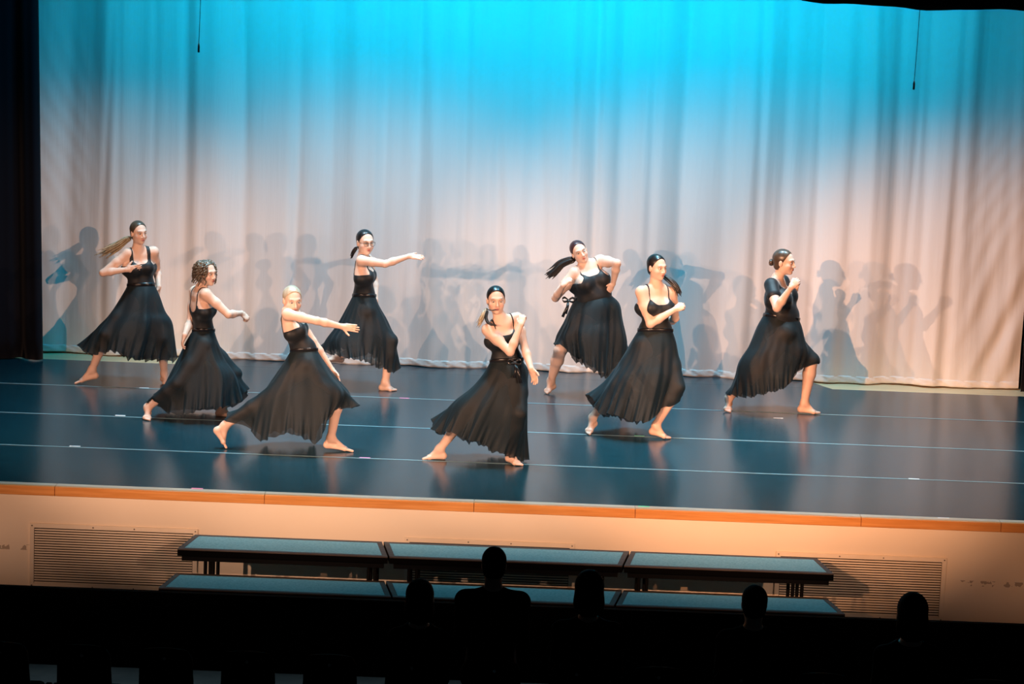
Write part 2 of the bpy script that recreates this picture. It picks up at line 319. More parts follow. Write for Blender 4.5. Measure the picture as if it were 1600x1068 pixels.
# ------------------------------------------------------------------ choral risers
def inset(q, d):
    q = [np.array(p, float) for p in q]; c = sum(q)/4; out = []
    for i, p in enumerate(q):
        a = q[i-1]-p; b = q[(i+1) % 4]-p; a /= np.linalg.norm(a); b /= np.linalg.norm(b)
        out.append(p+(a+b)*d/abs(a[0]*b[1]-a[1]*b[0]))
    return out
def riser(label, up, lo, legs):
    x = np.mean([p[0] for p in up]); e = empty('choral_riser', (x, -1.0, HALL), label, 'riser', 'choral risers in front of the stage'); off = (x, -1.0, HALL)
    for nm, q, z in (('upper', up, -.28), ('lower', lo, -.46)):
        ii = inset(q, .04); rim = MB(); fa = MB(); th = .055
        for i in range(4):
            j = (i+1) % 4; rim.prism([q[i], q[j], ii[j], ii[i]], z-.010, z); fa.prism([q[i], q[j], ii[j], ii[i]], z-th, z-.0102)
        rim.build(nm+'_rim', MT['rim'], e, off); fa.build(nm+'_fascia', MT['fascia'], e, off)
        MB().prism(ii, z-.03, z-.002).build(nm+'_carpet', MT['carpet'], e, off)
        skirt = MB(); a, b = np.array(q[0]), np.array(q[1]); skirt.box((a[0]+.03, a[1]+.03, z-th-.045), (b[0]-.03, a[1]+.06, z-th)); skirt.build(nm+'_beam', MT['steel'], e, off)
    for lx in legs:
        for yy, zt in ((-.90, -.335), (-.56, -.335), (-1.4, -.515)):
            lg = MB().tube([(lx, yy, HALL+.012), (lx, yy, zt)], .014, 10).build('leg', MT['steel'], e, off, True)
            MB().tube([(lx, yy, HALL), (lx, yy, HALL+.02)], .018, 10).build('foot', MT['steel'], lg, off, True)
        MB().tube([(lx, -.90, -.60), (lx, -.56, -.60)], .010, 8).build('crossbar', MT['steel'], e, off, True)
    for lx, s in ((legs[0]+.10, 1), (legs[-1]-.10, -1)):
        MB().add([(lx, -.8, -.335), (lx+s*.22, -.8, -.335), (lx+s*.20, -.8, -.40), (lx+s*.13, -.8, -.41), (lx+s*.06, -.8, -.38), (lx, -.788, -.335), (lx+s*.22, -.788, -.335), (lx+s*.20, -.788, -.40), (lx+s*.13, -.788, -.41), (lx+s*.06, -.788, -.38)],
            [(0, 1, 2, 3, 4), (9, 8, 7, 6, 5)]+[(i, (i+1) % 5, 5+(i+1) % 5, 5+i) for i in range(5)]).build('fold_bracket', MT['steel'], e, off)
riser('black framed carpeted riser section standing at the side-drape end of the row', [(-2.49, -.96), (-.885, -.96), (-.955, -.49), (-2.41, -.49)], [(-2.565, -1.46), (-.83, -1.46), (-.905, -1.0), (-2.49, -1.0)], (-2.28, -2.22, -1.03, -.98))
riser('black framed carpeted riser section in the middle of the row', [(-.87, -.96), (.905, -.96), (.975, -.49), (-.94, -.49)], [(-.815, -1.46), (.835, -1.46), (.91, -1.0), (-.89, -1.0)], (-.72, -.66, .70, .76))
riser('black framed carpeted riser section at the far end beside the uncovered vent', [(.92, -.96), (2.52, -.96), (2.44, -.49), (.99, -.49)], [(.85, -1.46), (2.56, -1.46), (2.47, -1.0), (.925, -1.0)], (1.04, 1.10, 2.22, 2.29))
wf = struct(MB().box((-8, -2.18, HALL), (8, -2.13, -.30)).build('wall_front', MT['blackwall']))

# ------------------------------------------------------------------ signed-distance figures
def nrm(v): v = np.asarray(v, float); return v/(np.linalg.norm(v)+1e-12)
class RCone:
    def __init__(s, a, b, r1, r2): s.a = np.array(a, float); s.b = np.array(b, float); s.r1 = r1; s.r2 = r2
    def box(s): r = max(s.r1, s.r2); return np.minimum(s.a, s.b)-r, np.maximum(s.a, s.b)+r
    def d(s, p):
        ab = s.b-s.a; t = np.clip(((p-s.a)@ab)/(ab@ab+1e-12), 0, 1)[..., None]
        return np.sqrt((((p-s.a)-t*ab)**2).sum(-1))-(s.r1+(s.r2-s.r1)*t[..., 0])
class Ell:
    def __init__(s, c, A, r): s.c = np.array(c, float); s.A = np.array(A, float); s.r = np.array(r, float)
    def box(s): h = np.sqrt(((s.A*s.r[:, None])**2).sum(0)); return s.c-h, s.c+h
    def d(s, p):
        q = (p-s.c)@s.A.T; k0 = np.sqrt(((q/s.r)**2).sum(-1)); k1 = np.sqrt(((q/s.r**2)**2).sum(-1))+1e-9
        return k0*(k0-1)/k1
def smin(a, b, k):
    h = np.clip(.5+.5*(b-a)/k, 0, 1); return b+(a-b)*h-k*h*(1-h)
class Field:
    "a list of (primitive, blend, sign); sampled in each primitive's own box"
    def __init__(s, items): s.it = items
    def at(s, p):
        D = np.full(len(p), .2)
        for pr, k, sg in s.it:
            lo, hi = pr.box(); m = np.all((p > lo-k-.03) & (p < hi+k+.03), 1)
            if not m.any(): continue
            d = pr.d(p[m]); D[m] = smin(D[m], d, k) if sg > 0 else -smin(-D[m], d, k)
        return D
    def bounds(s):
        B = [i[0].box() for i in s.it if i[2] > 0]; return np.min([b[0] for b in B], 0), np.max([b[1] for b in B], 0)
    def grid(s, h, pad=.02):
        lo, hi = s.bounds(); lo = lo-pad; n = np.ceil((hi+pad-lo)/h).astype(int)+1; D = np.full(n, .2, np.float32)
        for pr, k, sg in s.it:
            a, b = pr.box(); i0 = np.clip(((a-k-2*h-lo)/h).astype(int), 0, n); i1 = np.clip(((b+k+2*h-lo)/h).astype(int)+2, 0, n)
            if (i1 <= i0).any(): continue
            ax = [lo[j]+h*np.arange(i0[j], i1[j]) for j in range(3)]
            P = np.stack(np.meshgrid(*ax, indexing='ij'), -1); sl = tuple(slice(i0[j], i1[j]) for j in range(3)); d = pr.d(P).astype(np.float32)
            D[sl] = smin(D[sl], d, k) if sg > 0 else -smin(-D[sl], d, k)
        return D, lo
def nets(D, lo, h):
    s = D < 0; n = np.array(D.shape)
    c = np.zeros(n-1, np.uint8); offs = [(i, j, k) for i in (0, 1) for j in (0, 1) for k in (0, 1)]
    for i, j, k in offs: c += s[i:n[0]-1+i, j:n[1]-1+j, k:n[2]-1+k]
    act = (c > 0) & (c < 8); idx = np.argwhere(act); gid = np.full(act.shape, -1, np.int32); gid[act] = np.arange(len(idx))
    vals = np.stack([D[idx[:, 0]+i, idx[:, 1]+j, idx[:, 2]+k] for i, j, k in offs], 1); O = np.array(offs, float)
    pos = np.zeros((len(idx), 3)); cnt = np.zeros(len(idx))
    for a in range(8):
        for b in range(a+1, 8):
            if np.abs(O[a]-O[b]).sum() != 1: continue
            m = (vals[:, a] < 0) != (vals[:, b] < 0); t = vals[m, a]/(vals[m, a]-vals[m, b]); pos[m] += O[a]+t[:, None]*(O[b]-O[a]); cnt[m] += 1
    V = lo+h*(idx+pos/cnt[:, None]); Q = []
    for ax in range(3):
        u, v = (ax+1) % 3, (ax+2) % 3
        sl0 = [slice(1, -1)]*3; sl1 = [slice(1, -1)]*3; sl0[ax] = slice(0, -1); sl1[ax] = slice(1, None)
        A = s[tuple(sl0)]; B = s[tuple(sl1)]; e = np.argwhere(A != B); ins = A[tuple(e.T)]
        base = e.copy(); base[:, u] += 1; base[:, v] += 1
        def g(du, dv):
            q = base.copy(); q[:, u] += du; q[:, v] += dv; return gid[tuple(q.T)]
        q = np.stack([g(-1, -1), g(0, -1), g(0, 0), g(-1, 0)], 1); q[~ins] = q[~ins][:, ::-1]; Q.append(q)
    return V, np.concatenate(Q)
def project(V, field, it=1):
    e = .0015; K = np.array([[1, -1, -1], [-1, -1, 1], [-1, 1, -1], [1, 1, 1]], float)
    for _ in range(it):
        d = field.at(V); g = sum(k*field.at(V+k*e)[:, None] for k in K); g /= np.linalg.norm(g, axis=1)[:, None]+1e-9
        V = V-np.clip(d, -.004, .004)[:, None]*g
    return V
def ik(a, b, l1, l2, pole):
    a = np.asarray(a); b = np.asarray(b); v = b-a; D = np.linalg.norm(v); v = v/D
    if D >= l1+l2-1e-3: return a+v*D*l1/(l1+l2)
    x = (l1*l1-l2*l2+D*D)/(2*D); hgt = math.sqrt(max(l1*l1-x*x, 0)); p = np.asarray(pole, float); p = nrm(p-v*(p@v)); return a+v*x+p*hgt
def chain(px, py, par, L, sg):
    "point on the sight line of (px, py) at limb length L from its parent joint"
    if isinstance(sg, tuple): return at(px, py, par[1]+sg[0])
    d = at(px, py, 10)-CAM; d = d/np.linalg.norm(d); m = CAM-par; b = d@m; c = m@m-L*L; q = b*b-c
    t = -b if q < 0 else -b+sg*math.sqrt(q)
    return CAM+d*t

SKIN = np.array([.80, .55, .43])
def head_frame(yaw, pitch, roll):
    "axes (side, forward, up); yaw turns the face from the audience towards +x"
    y, p, r = (math.radians(v) for v in (yaw, pitch, roll))
    f = np.array([math.sin(y)*math.cos(p), -math.cos(y)*math.cos(p), math.sin(p)])
    u = np.array([0, 0, 1.]); u = nrm(u-f*(u@f)); s = np.cross(f, u)
    u2 = u*math.cos(r)+s*math.sin(r); s2 = np.cross(f, u2); return np.stack([s2, f, u2])
def head_items(H, A, s):
    def P(x, y, z): return H+s*(np.array([x, y, z])@A)
    def E(x, y, z, a, b, c, k=.02, sg=1): return (Ell(P(x, y, z), A, np.array([a, b, c])*s), k*s, sg)
    def R(p, q, r1, r2, k=.012): return (RCone(P(*p), P(*q), r1*s, r2*s), k*s, 1)
    it = [E(0, -.018, .030, .073, .092, .080, .01), E(0, .028, -.022, .055, .058, .075, .03), E(0, .028, -.071, .040, .046, .035, .03), E(0, .064, -.094, .017, .015, .014, .02)]
    for q in (-1, 1):
        it += [E(q*.036, .048, -.034, .024, .026, .022, .025), E(q*.043, .004, -.052, .016, .03, .03, .03)]
    it += [E(0, .074, .021, .046, .014, .010, .02)]
    for q in (-1, 1): it += [E(q*.030, .094, .001, .018, .016, .012, .012, -1)]
    it += [R((0, .083, .008), (0, .101, -.032), .0065, .0095)]
    for q in (-1, 1): it += [E(q*.011, .089, -.038, .008, .009, .007, .008)]
    it += [E(0, .084, -.0575, .021, .008, .0055, .006), E(0, .0825, -.068, .018, .008, .0065, .006)]
    for q in (-1, 1):
        it += [E(q*.030, .071, .001, .015, .011, .009, .006), E(q*.073, -.010, -.010, .009, .018, .031, .006)]
    return it, P
def hand_items(Wp, tip, n, curl, spread, thumb, s=1.0):
    d = nrm(tip-Wp); n = nrm(n-d*(n@d)); l = np.cross(d, n)*thumb; A = np.stack([d, l, n]); it = [(Ell(Wp+d*.046*s, A, np.array([.050, .036, .015])*s), .015, 1), (RCone(Wp, Wp+d*.02*s, .022*s, .020*s), .015, 1)]
    def rot(v, ax, a): return v*math.cos(a)+np.cross(ax, v)*math.sin(a)+ax*(ax@v)*(1-math.cos(a))
    axis = nrm(np.cross(d, n))
    for i, (o, L) in enumerate(((.027, .066), (.009, .075), (-.009, .070), (-.026, .055))):
        p = Wp+d*.082*s+l*o*s-d*(.008 if i == 3 else 0)*s; dd = nrm(d+l*o*spread*14); r = .0083*s
        q0 = Wp+d*.05*s+l*o*.8*s; it.append((RCone(q0, p, .010*s, r), .006, 1))
        for j, fr in enumerate((.42, .33, .25)):
            dd = rot(dd, axis, curl*(1.0 if j else .8)*(1+.08*i)); q = p+dd*L*fr*s; it.append((RCone(p, q, r, r*.93), .002, 1)); p = q; r *= .93
    p = Wp+d*.022*s+l*.026*s; t1 = nrm(d*.65+l*(.75 if curl < .6 else .35)+n*.25); q = p+t1*.040*s; t2 = nrm(t1+d*.35+n*(.2+.5*curl)-l*.35*curl); w = q+t2*.030*s
    it += [(RCone(Wp+d*.018*s, p, .017*s, .014*s), .01, 1), (RCone(p, q, .0115*s, .0098*s), .006, 1), (RCone(q, w, .0098*s, .0082*s), .003, 1)]
    return it
def foot_items(A, T, heel=None, s=1.0):
    "A ankle, T tip of the middle toe"
    f = T-A; fh = nrm(np.array([f[0], f[1], 0])) if heel is None else nrm(T-heel)
    if heel is None:
        heel = np.array([A[0], A[1], max(T[2]+.012, A[2]-.065*s)])-fh*.035*s
    up = nrm(A-(heel+T)/2); d = nrm(T-heel); l = nrm(np.cross(d, up)); ball = heel+(T-heel)*.70; L = np.linalg.norm(T-heel)
    it = [(RCone(A, heel, .032*s, .028*s), .03, 1), (RCone(A, ball, .032*s, .019*s), .03, 1), (RCone(heel, ball+l*.022*s, .026*s, .016*s), .02, 1), (RCone(heel, ball-l*.022*s, .026*s, .016*s), .02, 1),
          (RCone(ball-l*.026*s, ball+l*.026*s, .0165*s, .0165*s), .015, 1)]
    for i in range(5):
        o = (-.030, -.014, .001, .015, .029)[i]; ln = (1.0, .98, .93, .87, .78)[i] if l[0] < 0 else (.78, .87, .93, .98, 1.0)[i]
        r = (.0115 if (i == 0) == (l[0] < 0) and i in (0, 4) else .0085)*s
        it.append((RCone(ball+l*o*.9*s, heel+d*L*ln+l*o*s-up*.002, .011*s, r), .004, 1))
    return it

def add_tubes(name, strands, m, parent, off, n=5):
    b = MB()
    for pts, rad in strands: b.tube(pts, rad, n)
    return b.build(name, m, parent, off, True)
def spline(P, n):
    P = np.asarray(P, float); m = len(P); out = []
    for t in np.linspace(0, m-1, n):
        i = min(int(t), m-2); u = t-i; p0, p1, p2, p3 = P[max(i-1, 0)], P[i], P[i+1], P[min(i+2, m-1)]
        out.append(.5*((2*p1)+(p2-p0)*u+(2*p0-5*p1+4*p2-p3)*u*u+(3*p1-p0-3*p2+p3)*u**3))
    return np.array(out)
def tail(path, w0, w1, cnt, seed, r=.006, fray=.25, n=14):
    "a tail of hair: tapered locks along a path, spreading from w0 to w1"
    rg = np.random.default_rng(seed); C = spline(path, n); out = []
    for i in range(cnt):
        a = rg.normal(size=3); a /= max(np.linalg.norm(a), 1e-6); a *= rg.uniform(.0, 1)**.5; ph = rg.uniform(0, 6.28); ln = 1-fray*rg.uniform(0, 1); m = max(5, int(n*ln)); q = []
        for j in range(m):
            t = j/(n-1); q.append(C[j]+a*(w0+(w1-w0)*t)*(1 if t > .1 else .6+4*t)+.10*w1*t*np.array([math.sin(ph+5*t), math.cos(ph+4*t), math.sin(2*ph+5*t)]))
        out.append((q, [r*(1-.75*(j/(m-1))**3) for j in range(m)]))
    return out

def skirt(root, off, sp, y0, seed, legs):
    rg = np.random.default_rng(seed); nu, nv = 220, 56
    U = np.arange(nu)/nu; th = 2*math.pi*U; cs = np.cos(th); sn = np.sin(th); sf = (1-cs)/2
    lv = sp['lv']; rings = []
    for (lx, ly, rx, ry, df, db, yo) in lv:
        px = lx+(rx-lx)*sf; py = ly+(ry-ly)*sf; yy = y0+yo-np.where(sn > 0, sn*df, sn*db); rings.append(np.array([at(px[i], py[i], yy[i]) for i in range(nu)]))
    hem = np.array(sp['hem'], float); tt = np.r_[0, np.cumsum(np.hypot(*np.diff(hem, axis=0).T))]; tt /= tt[-1]
    df, db, yo, lift = sp['hd']; s2 = np.arccos(np.clip(1-2*sf, -1, 1))/math.pi
    px = np.interp(s2, tt, hem[:, 0]); py = np.interp(s2, tt, hem[:, 1]); py = np.where(sn > 0, py, py+lift*sn); yy = y0+yo-np.where(sn > 0, sn*df, sn*db)
    rings.append(np.array([at(px[i], py[i], yy[i]) for i in range(nu)]))
    R = np.array(rings); m = len(R); V = np.array([spline(R[:, i], nv) for i in range(nu)]).transpose(1, 0, 2)
    # folds running from the waist to the hem, deepening downwards
    t = np.linspace(0, 1, nv)[:, None]; amp = sp.get('amp', .02); f = np.zeros((nv, nu))
    for n in (4, 5, 6, 8, 10, 13, 17, 22):
        f += rg.uniform(.4, 1.2)/(n/6)**1.0*np.sin(n*th[None, :]+rg.uniform(0, 6.28)+rg.uniform(-1.3, 1.3)*t+.6*np.sin(2*th[None, :]+rg.uniform(0, 6)))*np.clip(t*rg.uniform(1, 2.2), 0, 1)
    cen = V.mean(1, keepdims=True); rad = V-cen; rad[..., 2] = 0; rad /= np.linalg.norm(rad, axis=-1, keepdims=True)+1e-9
    V = V+rad*(f*amp*(.12+.88*t**1.1))[..., None]*.6
    ruf = (.012*np.sin(23*th+2*np.sin(3*th+seed))+.008*np.sin(41*th+seed))[None, :]*np.clip((t-.78)/.22, 0, 1)**1.5
    V[..., 2] += ruf*.8; V = V+rad*(ruf*1.1)[..., None]
    V[..., 2] = np.maximum(V[..., 2], .02)
    V0 = V.copy(); hold = np.clip((np.arange(nv)/(nv-1)-.02)/.10, 0, 1)[:, None]
    for _ in range(16):                                              # drape the cloth over thighs and knees
        d = legs.at(V.reshape(-1, 3)).reshape(nv, nu); g = np.clip(.014-d, 0, .03)*hold
        if g.max() < 1e-3: break
        V = V+rad*g[..., None]
    dv = ((V-V0)*rad).sum(-1)
    sm = dv.copy()
    for _ in range(10):
        sm = (sm+np.roll(sm, 1, 1)+np.roll(sm, -1, 1))/3; up_ = np.vstack([sm[:1], sm[:-1]]); dn_ = np.vstack([sm[1:], sm[-1:]]); sm = (sm*2+up_+dn_)/4; sm = np.maximum(sm, dv)
    V = V0+rad*sm[..., None]
    i = np.arange(nv-1)[:, None]*nu; j = np.arange(nu)[None, :]; j2 = (j+1) % nu
    Fq = np.stack([i+j, i+j2, i+nu+j2, i+nu+j], -1).reshape(-1, 4)
    mesh_np('skirt', V.reshape(-1, 3), Fq, MT['chiffon'], root, off=off)
    return V

def dancer(sp, seed):
    y0 = sp['y']; s = sp.get('s', 1.0); w = sp.get('w', 1.0)
    fa, fb = sp['foot_a'], sp['foot_b']
    P = at(*sp['pelvis'], y0); Nk = at(*sp['neck'][:2], y0+(sp['neck'][2] if len(sp['neck']) > 2 else 0))
    Sa = at(*sp['sh_a'][:2], y0+sp['sh_a'][2]); Sb = at(*sp['sh_b'][:2], y0+sp['sh_b'][2])
    up = nrm(Nk-P); lat = Sa-Sb; lat = nrm(lat-up*(lat@up)); fwd = np.cross(up, lat); A = np.stack([lat, fwd, up]); L = np.linalg.norm(Nk-P)
    lp = sp.get('hip_lat', None)
    latp = lat if lp is None else nrm(np.array([lp[0], lp[1], 0.])); Hp = [P+latp*.088*s*min(w, 1.15)-np.array([0, 0, .03]), P-latp*.088*s*min(w, 1.15)-np.array([0, 0, .03])]
    root = empty('person', (P[0], P[1], 0), sp['label'], 'person', sp.get('group')); off = np.array([P[0], P[1], 0])
    fp = np.cross([0, 0, 1.], latp)
    # torso
    def T(x, y, h): return P+lat*x+fwd*y+up*h*L
    q0 = sp['lv'][0]; wl, wr_ = at(q0[0], q0[1], y0+q0[6]), at(q0[2], q0[3], y0+q0[6]); wc = (wl+wr_)/2; wr = np.linalg.norm(wr_-wl)/2; wx_ = nrm((wr_-wl)-up*((wr_-wl)@up))
    bu = sp.get('bust', 1.0); be = sp.get('belly', 0)
    tor = [(Ell(T(0, 0, .62), A, (.128*s*w, .090*s*w, .150*s)), .03, 1), (Ell(wc, np.stack([wx_, np.cross(up, wx_), up]), (wr-.007, sp['lv'][0][4]-.008, .13*s)), .05, 1), (Ell(T(0, -.005, -.02), np.stack([latp, fp, [0, 0, 1]]), (.150*s*w, .105*s*w, .115*s)), .05, 1)]
    for q in (-1, 1):
        tor += [(Ell(T(q*.062*w, .068*w, .64), A, (.056*bu, .046*bu, .056*bu)), .04, 1), (RCone(T(q*.05, -.01, .88), T(q*.11*w, -.01, .62), .05, .06), .04, 1), (Ell(P+latp*q*.07-fp*.06+np.array([0, 0, -.06]), np.stack([latp, fp, [0, 0, 1]]), (.075*w, .07*w, .08)), .04, 1)]
    if be: tor += [(Ell(T(0, .05, .34), A, (.11*w, .075*w, .11)), .05, 1)]
    it = list(tor); arm_up = []
    for Sx in (Sa, Sb):
        it += [(RCone(Nk-up*.035, Sx, .050, .046*s), .045, 1), (RCone(Nk+up*.03, Sx*.75+Nk*.25, .034, .030), .03, 1)]
    # head and neck
    A_h = head_frame(*sp['face']); hs = sp.get('hs', 1.0); H = at(*sp['head'], y0+sp.get('head_dy', -.02))
    hit, hp = head_items(H, A_h, hs)
    it += [(RCone(Nk-up*.02, hp(0, -.024, -.062), .049*(.85+.15*w), .045*hs), .03, 1)]
    # limbs
    aw = .5+.5*w; hands = []
    for side, Sx in (('a', Sa), ('b', Sb)):
        ex, ey, es = sp['el_'+side]; wx, wy, ws = sp['wr_'+side]; tx, ty, td = sp['tip_'+side][:3]
        E = chain(ex, ey, Sx, .275*s, es); Wr = chain(wx, wy, E, .235*s, ws)
        tp = at(tx, ty, Wr[1]+td); n, cu, sprd, tb = sp['hand_'+side]
        ua = [(RCone(Sx, Sx*.55+E*.45, .047*s*aw, .043*s*aw), .03, 1), (RCone(Sx*.55+E*.45, E, .043*s*aw, .034*s*(.6+.4*aw)), .02, 1)]; arm_up.append((Sx, E, ua))
        it += ua+[(RCone(E, E*.68+Wr*.32, .034*s*(.6+.4*aw), .036*s*(.7+.3*aw)), .015, 1), (RCone(E*.68+Wr*.32, Wr, .036*s*(.7+.3*aw), .0225*s), .015, 1)]
        it += hand_items(Wr, tp, np.array(n, float), cu, sprd, tb, .93*s)
    leg_set = []
    for Hx, ft, kp in ((Hp[0], fa, sp['pole_a']), (Hp[1], fb, sp['pole_b'])):
        toe = floor_at(*ft['toe'], .012) if 'raise' not in ft else at(*ft['toe'], y0+ft['raise'])
        An = at(*ft['ankle'], toe[1]+ft.get('ady', 0)); heel = at(*ft['heel'], toe[1]+ft.get('hdy', 0)) if 'heel' in ft else None
        D = np.linalg.norm(An-Hx); l1, l2 = .41*s, .40*s; k = max(1, D/(l1+l2)*1.002); K = ik(Hx, An, l1*k, l2*k, kp); lw = .55+.45*w
        lg = [(RCone(Hx, Hx*.5+K*.5, .088*s*lw, .072*s*lw), .04, 1), (RCone(Hx*.5+K*.5, K, .072*s*lw, .052*s*lw), .03, 1), (RCone(K, K*.68+An*.32, .050*s*lw, .053*s*lw), .02, 1), (RCone(K*.68+An*.32, An, .051*s*lw, .033*s), .02, 1)]; it += lg; leg_set += [i[0] for i in lg]
        it += foot_items(An, toe, heel, .93*s)
    it += hit
    F = Field(it); legs = tor[2:3]+[i for i in it if i[0] in leg_set]; h = .0058; D, lo = F.grid(h); V, Q = nets(D, lo, h); del D
    V = project(V, F)
    # refine the head
    col = np.tile(SKIN*np.array(sp.get('tone', (1, 1, 1))), (len(V), 1))
    q = ((V-H)/hs)@A_h.T
    def blob(c, r): return np.clip(1.4-np.sqrt((((q-np.array(c))/np.array(r))**2).sum(1)), 0, 1)
    def tint(mk, c): 
        nonlocal col
        col = col*(1-mk[:, None])+np.array(c)*mk[:, None]
    tint(.35*blob((.042, .07, -.035), (.02, .03, .016)), (.75, .30, .25)); tint(.35*blob((-.042, .07, -.035), (.02, .03, .016)), (.75, .30, .25))
    for e in (-1, 1):
        tint(.62*blob((e*.031, .080, .007), (.019, .02, .0105)), (.20, .11, .08)); tint(.85*blob((e*.034, .082, .0255), (.019, .02, .0045)), (.13, .075, .05))
    lc = sp.get('lips', (.52, .13, .13)); tint(.9*blob((0, .09, -.0575), (.021, .02, .0055)), lc); tint(.9*blob((0, .09, -.068), (.017, .02, .006)), lc); tint(.6*blob((0, .092, -.0628), (.018, .02, .0022)), (.15, .03, .03))
    for e in (-1, 1): tint(.7*blob((e*.008, .094, -.047), (.005, .01, .003)), (.22, .1, .07))
    mesh_np('body', V, Q, MT['skin'], root, off=off, cols=col)
    # eyes
    for e in (-1, 1):
        c = hp(e*.0305, .0735, .0005); b = MB(); vs = []; fs = []; cc = []
        for i in range(9):
            for j in range(16):
                t = math.pi*i/8; a = 2*math.pi*j/16; dv = np.array([math.sin(t)*math.cos(a), math.cos(t), math.sin(t)*math.sin(a)]); vs.append(c+hs*(dv*np.array([.0135, .0115, .0085]))@A_h)
                cc.append((.03, .02, .015) if t < .75 else (.62, .60, .58))
        for i in range(8):
            for j in range(16): fs.append((i*16+j, i*16+(j+1) % 16, (i+1)*16+(j+1) % 16, (i+1)*16+j))
        mesh_np('eye', vs, fs, MT['eye'], root, off=off, cols=np.array(cc))
    # leotard: the torso pushed out by a few millimetres, cut at neckline and armholes
    st_ = sp.get('top', 'tank'); tf = list(tor)
    if st_ == 'tee':
        for Sx in (Sa, Sb): tf += [(RCone(Nk-up*.035, Sx, .050, .046*s), .045, 1)]
        for Sx, E, ua in arm_up: tf += [(RCone(Sx, Sx*.58+E*.42, .050*s*aw, .052*s*aw), .03, 1)]
    else:
        for Sx in (Sa, Sb): tf += [(RCone(Nk-up*.035, Sx, .050, .046*s), .045, 1), (RCone(Nk+up*.03, Sx*.75+Nk*.25, .034, .030), .03, 1)]
    FT = Field(tf); h2 = .0052; D, lo = FT.grid(h2, .025); ax = [lo[j]+h2*np.arange(D.shape[j]) for j in range(3)]
    G = np.stack(np.meshgrid(*ax, indexing='ij'), -1)-P; X = G@lat; Yf = G@fwd; Z = (G@up)/L; zs = L
    fr = Yf > 0
    if st_ == 'tee':
        cut = np.maximum(np.abs(X)*.95/.10*.30+.0+(.72 if True else 0), .62); neck = np.where(fr, Z-(.66+np.abs(X)*3.3), Z-(.93+np.abs(X)*2.2)); reg = neck*zs
        reg = np.maximum(reg, -(Z+.34)*zs)
    else:
        hx = sp.get('neckline', .72); xs_ = sp.get('strap_x', .085)*(.6+.4*w); sw = {'tank': .017, 'cami': .0055}[st_]; aX = np.abs(X)/xs_
        neck = np.where(fr, Z-(hx+.11*np.clip(aX, 0, 1.3)**3), Z-(sp.get('backline', .62)+.10*np.clip(aX, 0, 1.3)**2.5))
        arm = np.where(aX > 1, Z-(.83-.13*np.clip((aX-1)/.45, 0, 1)**.7), -1)
        reg = np.maximum(neck, arm)*zs; strap = np.maximum(np.abs(np.abs(X)-xs_)-sw, (Z-1.12)*zs); reg = np.minimum(reg, np.maximum(strap, -(Z-.6)*zs)); reg = np.maximum(reg, -(Z+.34)*zs)
    D = np.maximum(D-.0055, reg.astype(np.float32)); V, Q = nets(D, lo, h2)
    mesh_np('leotard', V, Q, MT['leotard'], root, off=off); del D, G, X, Yf, Z, reg
    # hair
    hm = MT[sp['hair']]; hk = [(Ell(hp(0, -.020, .031), A_h, np.array([.0785, .098, .0855])*hs), .01, 1), (Ell(hp(0, -.03, -.035), A_h, np.array([.066, .072, .06])*hs), .03, 1)]
    FH = Field(hk); h3 = .0042; D, lo = FH.grid(h3); ax = [lo[j]+h3*np.arange(D.shape[j]) for j in range(3)]
    G = ((np.stack(np.meshgrid(*ax, indexing='ij'), -1)-H)/hs)@A_h.T
    line = -(-.86*(G[..., 1]-.050)+.51*(G[..., 2]-sp.get('hairline', .086)+1.2*np.abs(G[..., 0])**1.6))
    reg = np.maximum(line, -(G[..., 2]+.075))
    part = np.maximum(np.abs(G[..., 0])-.0022, -(G[..., 2]-.06)); 
    D = np.maximum(D, reg.astype(np.float32)*hs); D = np.maximum(D, -np.maximum(part, -(D+.004)).astype(np.float32)) if False else D
    V, Q = nets(D, lo, h3); ho = mesh_np('hair', V, Q, hm, root, off=off)
    if 'bun' in sp:
        bc, br = np.array(sp['bun'][:3]), sp['bun'][3]; st3 = []
        for i in range(5):                                           # coiled locks
            a0 = i*1.256; st3.append(([hp(*(bc+br*np.array([.62*math.cos(a0+t), -.25+.35*math.sin(3*t+i)*.6, .62*math.sin(a0+t)]))) for t in np.linspace(0, 3.4, 14)], [br*.46]*14))
        add_tubes('bun', st3, hm, ho, off, 7)
    if 'tail' in sp:
        for k, (path, w0, w1, cnt, r, mm) in enumerate(sp['tail']):
            pts = [at(x, y, H[1]+dy) for x, y, dy in path]; add_tubes('ponytail', tail(pts, w0, w1, cnt, seed+k, r), MT[mm or sp['hair']], root, off)
    if sp.get('curls'):
        rg = np.random.default_rng(5); st2 = []
        for i in range(150):
            a = rg.uniform(-2.75, 2.75); 
            if abs(a) < .62: continue
            z0_ = rg.uniform(.03, .112); rr = math.sqrt(max(0, 1-((z0_-.03)/.088)**2)); drop = rg.uniform(.05, .15) if z0_ < .08 else rg.uniform(.03, .08); ph = rg.uniform(0, 6.28); pts = []; nn = 12; tw = rg.uniform(9, 16)
            for j in range(nn):
                t = j/(nn-1); z = z0_-drop*t; rr = math.sqrt(max(.05, 1-min(1, max(0, (z-.03)/.088))**2)); ro = 1.06+.22*t; aa = a*(1-.03*t)
                pts.append(hp(.078*rr*ro*math.sin(-aa)+.008*math.sin(ph+tw*t), -.02+.095*rr*ro*math.cos(aa)*(1 if abs(aa) > 1.2 else .82)+.008*math.cos(ph+tw*t), z))
            st2.append((pts, [.0095*(1-.5*(j/(nn-1))**2) for j in range(nn)]))
        add_tubes('curls', st2, hm, root, off, 6)
